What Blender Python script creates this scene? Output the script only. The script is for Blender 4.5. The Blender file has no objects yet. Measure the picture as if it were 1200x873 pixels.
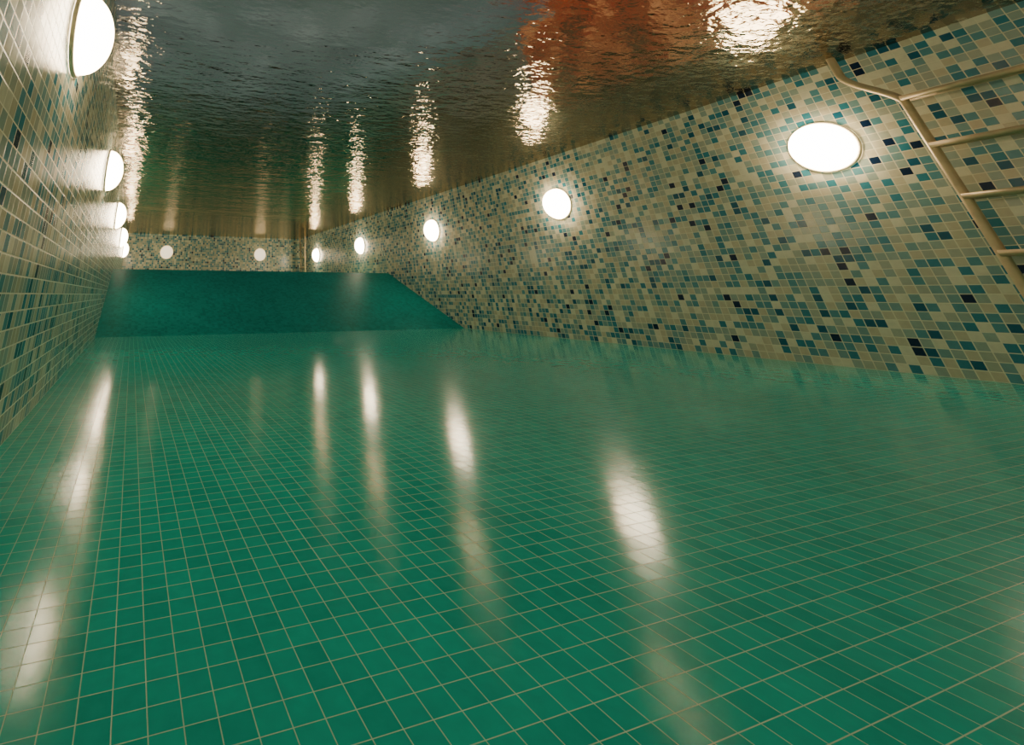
import bpy, bmesh, math, random
from mathutils import Vector, Matrix
random.seed(4)
S=bpy.context.scene
C=bpy.context.collection
# ---------------- dimensions (metres) ----------------
XL,XR=-0.385,5.25
YF,YB=-4.0,14.8
ZW=2.23; ZT=2.40
RY0,RY1,RZ=6.8,9.07,0.925
HX0,HX1,HY0,HY1,HZ=-2.6,7.6,-6.0,17.5,4.9

# ---------------- node helpers ----------------
def new_mat(n):
    m=bpy.data.materials.new(n); m.use_nodes=True
    nt=m.node_tree; nt.nodes.clear()
    o=nt.nodes.new('ShaderNodeOutputMaterial')
    return m,nt,o
def link(nt,a,b): nt.links.new(a,b)
def math_(nt,op,a,b=None,c=None,clamp=False):
    n=nt.nodes.new('ShaderNodeMath'); n.operation=op; n.use_clamp=clamp
    for i,v in enumerate((a,b,c)):
        if v is None: continue
        if isinstance(v,(int,float)): n.inputs[i].default_value=v
        else: link(nt,v,n.inputs[i])
    return n.outputs[0]
def vmath(nt,op,a,b=None,scale=None):
    n=nt.nodes.new('ShaderNodeVectorMath'); n.operation=op
    for i,v in enumerate((a,b)):
        if v is None: continue
        if isinstance(v,(tuple,list)): n.inputs[i].default_value=v
        else: link(nt,v,n.inputs[i])
    if scale is not None: n.inputs['Scale'].default_value=scale
    return n.outputs[0]
def ramp(nt,fac,stops,interp='CONSTANT'):
    n=nt.nodes.new('ShaderNodeValToRGB'); cr=n.color_ramp; cr.interpolation=interp
    while len(cr.elements)<len(stops): cr.elements.new(0.5)
    for e,(p,c) in zip(cr.elements,stops):
        e.position=p; e.color=(*c,1)
    link(nt,fac,n.inputs[0]); return n.outputs[0]
def mixc(nt,f,a,b,mode='MIX'):
    n=nt.nodes.new('ShaderNodeMix'); n.data_type='RGBA'; n.blend_type=mode
    for s,v in ((n.inputs[0],f),(n.inputs[6],a),(n.inputs[7],b)):
        if isinstance(v,(int,float)): s.default_value=v
        elif isinstance(v,tuple): s.default_value=(*v,1)
        else: link(nt,v,s)
    return n.outputs[2]
def noise(nt,vec,scale,detail=2,rough=.5):
    n=nt.nodes.new('ShaderNodeTexNoise'); n.inputs['Scale'].default_value=scale
    n.inputs['Detail'].default_value=detail; n.inputs['Roughness'].default_value=rough
    if vec is not None: link(nt,vec,n.inputs['Vector'])
    return n.outputs['Fac']

def tile_mat(name,pitch,stops,grout,gw,rough,tilt,spec=.5,blotch=0.25,bumpd=.0008):
    m,nt,o=new_mat(name)
    uv=nt.nodes.new('ShaderNodeUVMap').outputs[0]
    sc=vmath(nt,'SCALE',uv,scale=1.0/pitch)
    fl=vmath(nt,'FLOOR',sc); fr=vmath(nt,'FRACTION',sc)
    wn=nt.nodes.new('ShaderNodeTexWhiteNoise'); wn.noise_dimensions='3D'; link(nt,fl,wn.inputs['Vector'])
    col=ramp(nt,wn.outputs['Value'],stops)
    nv=noise(nt,sc,1.6,3)
    nb=noise(nt,uv,1.3,2)
    f=math_(nt,'ADD',math_(nt,'MULTIPLY',nv,blotch),math_(nt,'MULTIPLY',nb,blotch))
    f=math_(nt,'ADD',f,1.0-blotch)
    comb=nt.nodes.new('ShaderNodeCombineColor')
    for i in range(3): link(nt,f,comb.inputs[i])
    col=mixc(nt,1.0,col,comb.outputs[0],'MULTIPLY')
    sx=nt.nodes.new('ShaderNodeSeparateXYZ'); link(nt,fr,sx.inputs[0])
    def edge(s): return math_(nt,'MINIMUM',s,math_(nt,'SUBTRACT',1.0,s))
    e=math_(nt,'MINIMUM',edge(sx.outputs[0]),edge(sx.outputs[1]))
    mr=nt.nodes.new('ShaderNodeMapRange'); link(nt,e,mr.inputs[0])
    mr.inputs[1].default_value=gw*.6; mr.inputs[2].default_value=gw*1.1
    mask=mr.outputs[0]
    col=mixc(nt,mask,grout,col)
    p=nt.nodes.new('ShaderNodeBsdfPrincipled')
    link(nt,col,p.inputs['Base Color'])
    r=math_(nt,'ADD',math_(nt,'MULTIPLY',math_(nt,'SUBTRACT',1.0,mask),.1),rough)
    link(nt,r,p.inputs['Roughness'])
    p.inputs['Specular IOR Level'].default_value=spec
    geo=nt.nodes.new('ShaderNodeNewGeometry')
    off=vmath(nt,'SUBTRACT',wn.outputs['Color'],(.5,.5,.5))
    off=vmath(nt,'SCALE',off,scale=tilt)
    nn=vmath(nt,'NORMALIZE',vmath(nt,'ADD',geo.outputs['Normal'],off))
    b=nt.nodes.new('ShaderNodeBump'); b.inputs['Distance'].default_value=bumpd; b.inputs['Strength'].default_value=.8
    h=math_(nt,'ADD',mask,math_(nt,'MULTIPLY',nv,.5))
    link(nt,h,b.inputs['Height']); link(nt,nn,b.inputs['Normal'])
    link(nt,b.outputs[0],p.inputs['Normal'])
    link(nt,p.outputs[0],o.inputs[0])
    return m

wall_stops=[(0,(.60,.54,.39)),(.15,(.74,.70,.54)),(.30,(.44,.46,.37)),(.42,(.35,.43,.38)),
 (.54,(.21,.36,.36)),(.66,(.11,.30,.35)),(.77,(.04,.23,.31)),(.87,(.014,.12,.20)),(.925,(.005,.022,.065)),(.955,(.58,.54,.40))]
M_wall=tile_mat('mosaic_wall_tiles',.056,wall_stops,(.76,.71,.54),.055,.20,.018,.4,.28)
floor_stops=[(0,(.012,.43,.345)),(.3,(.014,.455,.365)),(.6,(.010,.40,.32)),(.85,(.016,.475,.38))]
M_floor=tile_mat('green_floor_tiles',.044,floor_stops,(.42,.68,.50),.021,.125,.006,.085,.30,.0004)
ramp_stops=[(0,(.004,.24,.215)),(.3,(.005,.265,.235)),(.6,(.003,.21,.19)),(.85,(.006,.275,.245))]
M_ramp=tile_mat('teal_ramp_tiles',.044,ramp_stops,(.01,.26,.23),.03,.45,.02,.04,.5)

def simple(name,col,rough=.5,metal=0,noise_s=None,col2=None):
    m,nt,o=new_mat(name); p=nt.nodes.new('ShaderNodeBsdfPrincipled')
    p.inputs['Base Color'].default_value=(*col,1); p.inputs['Roughness'].default_value=rough; p.inputs['Metallic'].default_value=metal
    if noise_s:
        tc=nt.nodes.new('ShaderNodeTexCoord')
        n=noise(nt,tc.outputs['Object'],noise_s,4)
        c=ramp(nt,n,[(.35,col),(.65,col2)],'LINEAR'); link(nt,c,p.inputs['Base Color'])
    link(nt,p.outputs[0],o.inputs[0]); return m
M_steel=simple('warm_brushed_steel',(.66,.49,.30),.4,.25,14,(.52,.39,.24))
M_ring=simple('lamp_bezel',(.75,.66,.48),.35,.2,20,(.65,.56,.40))
M_rubber=simple('rubber_foot',(.05,.05,.05),.7,0,20,(.08,.08,.07))
M_deck=simple('deck_stone',(.33,.28,.2),.6,0,5,(.26,.22,.16))
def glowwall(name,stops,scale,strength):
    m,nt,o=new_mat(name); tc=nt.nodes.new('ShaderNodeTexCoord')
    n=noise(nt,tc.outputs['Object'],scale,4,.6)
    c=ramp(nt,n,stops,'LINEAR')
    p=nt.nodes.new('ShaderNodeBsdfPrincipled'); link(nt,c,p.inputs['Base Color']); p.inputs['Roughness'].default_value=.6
    link(nt,c,p.inputs['Emission Color']); p.inputs['Emission Strength'].default_value=strength  # surface colour reused as emission, so the surface glows without a lamp
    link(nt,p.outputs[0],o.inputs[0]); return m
M_ceil=glowwall('ceiling_glow_fill',[(.34,(.060,.068,.064)),(.52,(.085,.096,.092)),(.70,(.155,.168,.155))],.6,1.0)  # ceiling emission added to light the pool floor; it holds no panels
M_red=glowwall('glowing_red_brown_timber',[(.40,(.05,.022,.010)),(.46,(.30,.030,.010)),(.52,(.13,.040,.016)),(.56,(.26,.05,.016)),(.62,(.46,.19,.07))],2.0,.9)  # brightness put in as emission; timber is no light source
M_grey=glowwall('glowing_hall_wall_paint',[(.4,(.08,.070,.052)),(.6,(.15,.135,.10))],.9,.7)  # wall glow added as emission in place of hall lighting
def emis(name,col,s):
    m,nt,o=new_mat(name); e=nt.nodes.new('ShaderNodeEmission')
    lw=nt.nodes.new('ShaderNodeLayerWeight'); lw.inputs[0].default_value=.5
    c=ramp(nt,lw.outputs['Facing'],[(0,col),(1,(col[0],col[1]*.85,col[2]*.68))],'LINEAR')
    link(nt,c,e.inputs[0]); e.inputs[1].default_value=s
    link(nt,e.outputs[0],o.inputs[0]); return m
M_lamp=emis('glowing_lamp_glass',(1,.85,.58),31)
M_lamp_dim=emis('dim_lamp_glass',(1,.83,.54),2.0)

# water surface
M_water,nt,o=new_mat('rippled_water_surface')
tc=nt.nodes.new('ShaderNodeTexCoord').outputs['Object']
mp=nt.nodes.new('ShaderNodeMapping'); mp.inputs['Scale'].default_value=(1.0,2.0,1); mp.inputs['Rotation'].default_value=(0,0,math.radians(-14)); link(nt,tc,mp.inputs[0])
n0=noise(nt,mp.outputs[0],.9,2,.5)
n1=noise(nt,mp.outputs[0],2.8,2,.5); n2=noise(nt,mp.outputs[0],8.0,2,.5); n3=noise(nt,mp.outputs[0],24.0,2,.5)
h=math_(nt,'ADD',math_(nt,'MULTIPLY',n1,.9),math_(nt,'MULTIPLY',n2,.75))
h=math_(nt,'ADD',h,math_(nt,'MULTIPLY',n3,.13))
h=math_(nt,'ADD',h,math_(nt,'MULTIPLY',n0,1.6))
b=nt.nodes.new('ShaderNodeBump'); b.inputs['Strength'].default_value=1; b.inputs['Distance'].default_value=.016
link(nt,h,b.inputs['Height'])
gl=nt.nodes.new('ShaderNodeBsdfGlossy'); gl.inputs['Color'].default_value=(.72,.61,.47,1); gl.inputs['Roughness'].default_value=.005
link(nt,b.outputs[0],gl.inputs['Normal'])
rf=nt.nodes.new('ShaderNodeBsdfRefraction'); rf.inputs['IOR'].default_value=1.07; rf.inputs['Roughness'].default_value=.01; rf.inputs['Color'].default_value=(.95,.95,.95,1)
link(nt,b.outputs[0],rf.inputs['Normal'])
tr=nt.nodes.new('ShaderNodeBsdfTransparent')
lw=nt.nodes.new('ShaderNodeLayerWeight'); lw.inputs[0].default_value=.5
def mrange(a,b_,c,d):
    mr=nt.nodes.new('ShaderNodeMapRange'); link(nt,lw.outputs['Facing'],mr.inputs[0])
    for i,v in enumerate((a,b_,c,d)): mr.inputs[i+1].default_value=v
    return mr.outputs[0]
mx=nt.nodes.new('ShaderNodeMixShader'); link(nt,mrange(.48,.90,.80,.0),mx.inputs[0]); link(nt,gl.outputs[0],mx.inputs[1]); link(nt,rf.outputs[0],mx.inputs[2])
mx2=nt.nodes.new('ShaderNodeMixShader'); link(nt,mrange(.30,.42,.9,.0),mx2.inputs[0]); link(nt,mx.outputs[0],mx2.inputs[1]); link(nt,tr.outputs[0],mx2.inputs[2])
link(nt,mx2.outputs[0],o.inputs[0])

# ---------------- mesh helpers ----------------
def quads_obj(name,quads,mats):
    me=bpy.data.meshes.new(name); bm=bmesh.new(); uvl=bm.loops.layers.uv.new('UVMap')
    for pts,uvs,mi in quads:
        f=bm.faces.new([bm.verts.new(p) for p in pts]); f.material_index=mi
        for l,u in zip(f.loops,uvs): l[uvl].uv=u
    bmesh.ops.remove_doubles(bm,verts=bm.verts,dist=1e-5)
    bm.to_mesh(me); bm.free()
    for m in mats: me.materials.append(m)
    ob=bpy.data.objects.new(name,me); C.objects.link(ob); return ob
def sidewall(name,x,flip):
    pts=[(x,YF,0),(x,YB,0),(x,YB,ZT),(x,YF,ZT)]
    if flip: pts=pts[::-1]
    return quads_obj(name,[(pts,[(p[1],p[2]) for p in pts],0)],[M_wall])
sidewall('wall_left',XL,False)
sidewall('wall_right',XR,True)
pts=[(XL,YB,0),(XR,YB,0),(XR,YB,ZT),(XL,YB,ZT)]
quads_obj('wall_back',[(pts,[(p[0],p[2]) for p in pts],0)],[M_wall])
pts=[(XR,YF,0),(XL,YF,0),(XL,YF,ZT),(XR,YF,ZT)]
quads_obj('wall_front',[(pts,[(p[0],p[2]) for p in pts],0)],[M_wall])
L=math.hypot(RY1-RY0,RZ)
q=[]
a=[(XL,YF,0),(XR,YF,0),(XR,RY0,0),(XL,RY0,0)]; q.append((a,[(p[0],p[1]) for p in a],0))
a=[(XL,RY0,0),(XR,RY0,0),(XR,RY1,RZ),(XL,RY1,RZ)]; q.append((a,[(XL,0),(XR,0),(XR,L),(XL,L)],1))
a=[(XL,RY1,RZ),(XR,RY1,RZ),(XR,YB,RZ),(XL,YB,RZ)]; q.append((a,[(p[0],p[1]) for p in a],0))
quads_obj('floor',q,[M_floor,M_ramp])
a=[(XL,YF,ZW),(XR,YF,ZW),(XR,YB,ZW),(XL,YB,ZW)]
quads_obj('water_surface',[(a,[(p[0],p[1]) for p in a],0)],[M_water])

def box(bm,x0,x1,y0,y1,z0,z1,bev=0):
    r=bmesh.ops.create_cube(bm,size=1,matrix=Matrix.Translation(((x0+x1)/2,(y0+y1)/2,(z0+z1)/2))@Matrix.Diagonal((x1-x0,y1-y0,z1-z0,1)))
    if bev:
        es=list({e for v in r['verts'] for e in v.link_edges})
        bmesh.ops.bevel(bm,geom=es,offset=bev,segments=3,affect='EDGES',profile=.5)
def finish(name,bm,mats,smooth=True):
    me=bpy.data.meshes.new(name); bm.to_mesh(me); bm.free()
    for m in mats: me.materials.append(m)
    if smooth:
        for p in me.polygons: p.use_smooth=True
    ob=bpy.data.objects.new(name,me); C.objects.link(ob); return ob
bm=bmesh.new()
e=.002
box(bm,HX0,XL-e,HY0,HY1,ZT-.05,ZT)
box(bm,XR+e,HX1,HY0,HY1,ZT-.05,ZT)
box(bm,XL-e,XR+e,HY0,YF-e,ZT-.05,ZT)
box(bm,XL-e,XR+e,YB+e,HY1,ZT-.05,ZT)
finish('pool_deck',bm,[M_deck],False)

def plane(name,pts,mat): 
    return quads_obj(name,[(pts,[(0,0),(1,0),(1,1),(0,1)],0)],[mat])
CX=5.9
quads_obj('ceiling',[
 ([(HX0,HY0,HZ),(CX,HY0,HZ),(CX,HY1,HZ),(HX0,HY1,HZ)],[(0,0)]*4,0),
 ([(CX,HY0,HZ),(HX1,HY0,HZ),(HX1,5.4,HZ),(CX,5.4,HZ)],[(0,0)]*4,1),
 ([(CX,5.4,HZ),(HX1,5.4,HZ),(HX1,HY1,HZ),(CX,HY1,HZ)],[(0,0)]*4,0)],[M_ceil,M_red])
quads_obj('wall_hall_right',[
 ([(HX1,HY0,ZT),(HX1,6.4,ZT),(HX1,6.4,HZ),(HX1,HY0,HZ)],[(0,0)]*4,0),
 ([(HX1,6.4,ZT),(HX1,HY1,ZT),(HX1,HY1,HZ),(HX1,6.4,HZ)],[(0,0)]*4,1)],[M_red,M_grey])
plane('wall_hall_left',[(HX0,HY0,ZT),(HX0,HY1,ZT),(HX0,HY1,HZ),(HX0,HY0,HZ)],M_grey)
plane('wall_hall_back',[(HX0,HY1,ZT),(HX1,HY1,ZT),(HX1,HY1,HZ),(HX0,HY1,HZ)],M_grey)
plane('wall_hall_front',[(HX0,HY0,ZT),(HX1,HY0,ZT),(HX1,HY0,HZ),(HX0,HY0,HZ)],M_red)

# ---------------- underwater lamps ----------------
def lamp_mesh(name,prof_list,glass,seg=48):
    me=bpy.data.meshes.new(name); bm=bmesh.new()
    for prof,mi in prof_list:
        rings=[]
        for r,z in prof:
            if r<1e-6: rings.append([bm.verts.new((0,0,z))])
            else: rings.append([bm.verts.new((r*math.cos(2*math.pi*i/seg),r*math.sin(2*math.pi*i/seg),z)) for i in range(seg)])
        for A,B in zip(rings,rings[1:]):
            for i in range(seg):
                j=(i+1)%seg
                if len(B)==1: f=bm.faces.new((A[i],A[j],B[0]))
                else: f=bm.faces.new((A[i],A[j],B[j],B[i]))
                f.material_index=mi; f.smooth=True
    bm.to_mesh(me); bm.free()
    me.materials.append(M_ring); me.materials.append(glass)
    return me
R=.192; D=.135
dome=[(R*math.cos(t),.016+D*math.sin(t)) for t in [i*math.pi/2/12 for i in range(12)]]+[(0,.016+D)]
ring=[(R+.016,0.001),(R+.017,.010),(R+.012,.018),(R+.004,.020),(R-.001,.015)]
LM=lamp_mesh('underwater_light',[(ring,0),(dome,1)],M_lamp)
LM2=lamp_mesh('underwater_light_dim',[(ring,0),(dome,1)],M_lamp_dim)
LZ=1.60
ys=[-3.6,-.85,1.93,4.5,7.28,10.25,13.2]  # first two pairs added unseen behind the camera, lighting the near floor
def put(loc,axis,me=LM):
    ob=bpy.data.objects.new('underwater_light',me); C.objects.link(ob); ob.location=loc
    ob.rotation_euler=Vector(axis).to_track_quat('Z','Y').to_euler()
for y in ys:
    put((XR,y,LZ),(-1,0,0)); put((XL,y,LZ),(1,0,0))
for x in (.86,3.85): put((x,YB,1.70),(0,-1,0),LM2)

# ---------------- ladders ----------------
def tube(bm,path,r,seg=14,mi=0,smooth_n=3):
    P=[Vector(p) for p in path]
    for _ in range(smooth_n):
        Q=[P[0]]
        for a_,b_ in zip(P,P[1:]):
            Q+= [a_.lerp(b_,.25),a_.lerp(b_,.75)]
        Q.append(P[-1]); P=Q
    prev=None; up=Vector((.3,.9,.1)).normalized()
    for i,p in enumerate(P):
        t=(P[min(i+1,len(P)-1)]-P[max(i-1,0)]).normalized()
        s=up-t*up.dot(t); s.normalize(); up=s; w=t.cross(s)
        ringv=[bm.verts.new(p+s*(r*math.cos(2*math.pi*k/seg))+w*(r*math.sin(2*math.pi*k/seg))) for k in range(seg)]
        if prev:
            for k in range(seg):
                f=bm.faces.new((prev[k],prev[(k+1)%seg],ringv[(k+1)%seg],ringv[k])); f.material_index=mi
        else: bm.faces.new(ringv[::-1]).material_index=mi
        prev=ringv
    bm.faces.new(prev).material_index=mi
def ladder(yfar,ynear,flare,zb,rungs):
    bm=bmesh.new(); X=XR-.13
    for y,s in ((yfar,1),(ynear,-1)):
        yf=y+s*flare
        tube(bm,[(XR-.005,y,zb),(X,y,zb),(X,y,zb+.15),(X,y,1.72),(X,y,1.80),(X,yf,2.02),(X,yf,2.12),(X,yf,3.0),(X+.1,yf,3.2),(X+.45,yf,3.2),(X+.6,yf,3.0),(X+.6,yf,ZT+.012)],.024)
        tube(bm,[(XR-.001,y,zb),(XR-.02,y,zb)],.045,mi=1,smooth_n=0)
        tube(bm,[(X+.6,yf,ZT+.002),(X+.6,yf,ZT+.022)],.05,smooth_n=0)
    for z in rungs:
        box(bm,X-.045,X+.045,ynear,yfar,z-.012,z+.012,.009)
        tube(bm,[(X-.035,ynear,z-.006),(X-.035,yfar,z-.006)],.018,smooth_n=0)
        tube(bm,[(X+.035,ynear,z-.006),(X+.035,yfar,z-.006)],.018,smooth_n=0)
    bmesh.ops.recalc_face_normals(bm,faces=bm.faces)
    return finish('pool_ladder',bm,[M_steel,M_rubber])
ladder(1.385,.84,.215,.42,[1.79,1.44,1.09,.74])
ladder(14.35,13.95,.05,1.05,[1.9,1.6,1.3])

# ---------------- camera ----------------
cam=bpy.data.cameras.new('camera'); co=bpy.data.objects.new('camera',cam); C.objects.link(co)
co.location=(0,0,.5); co.rotation_euler=(math.radians(90+24.4),0,math.radians(-17.7))
cam.sensor_width=36; cam.sensor_fit='HORIZONTAL'; cam.lens=15.36
cam.shift_x=266/1200; cam.shift_y=-323.5/1200; cam.clip_start=.02
S.camera=co
w=bpy.data.worlds.new('world'); S.world=w; w.use_nodes=True
w.node_tree.nodes['Background'].inputs[0].default_value=(.02,.02,.02,1)
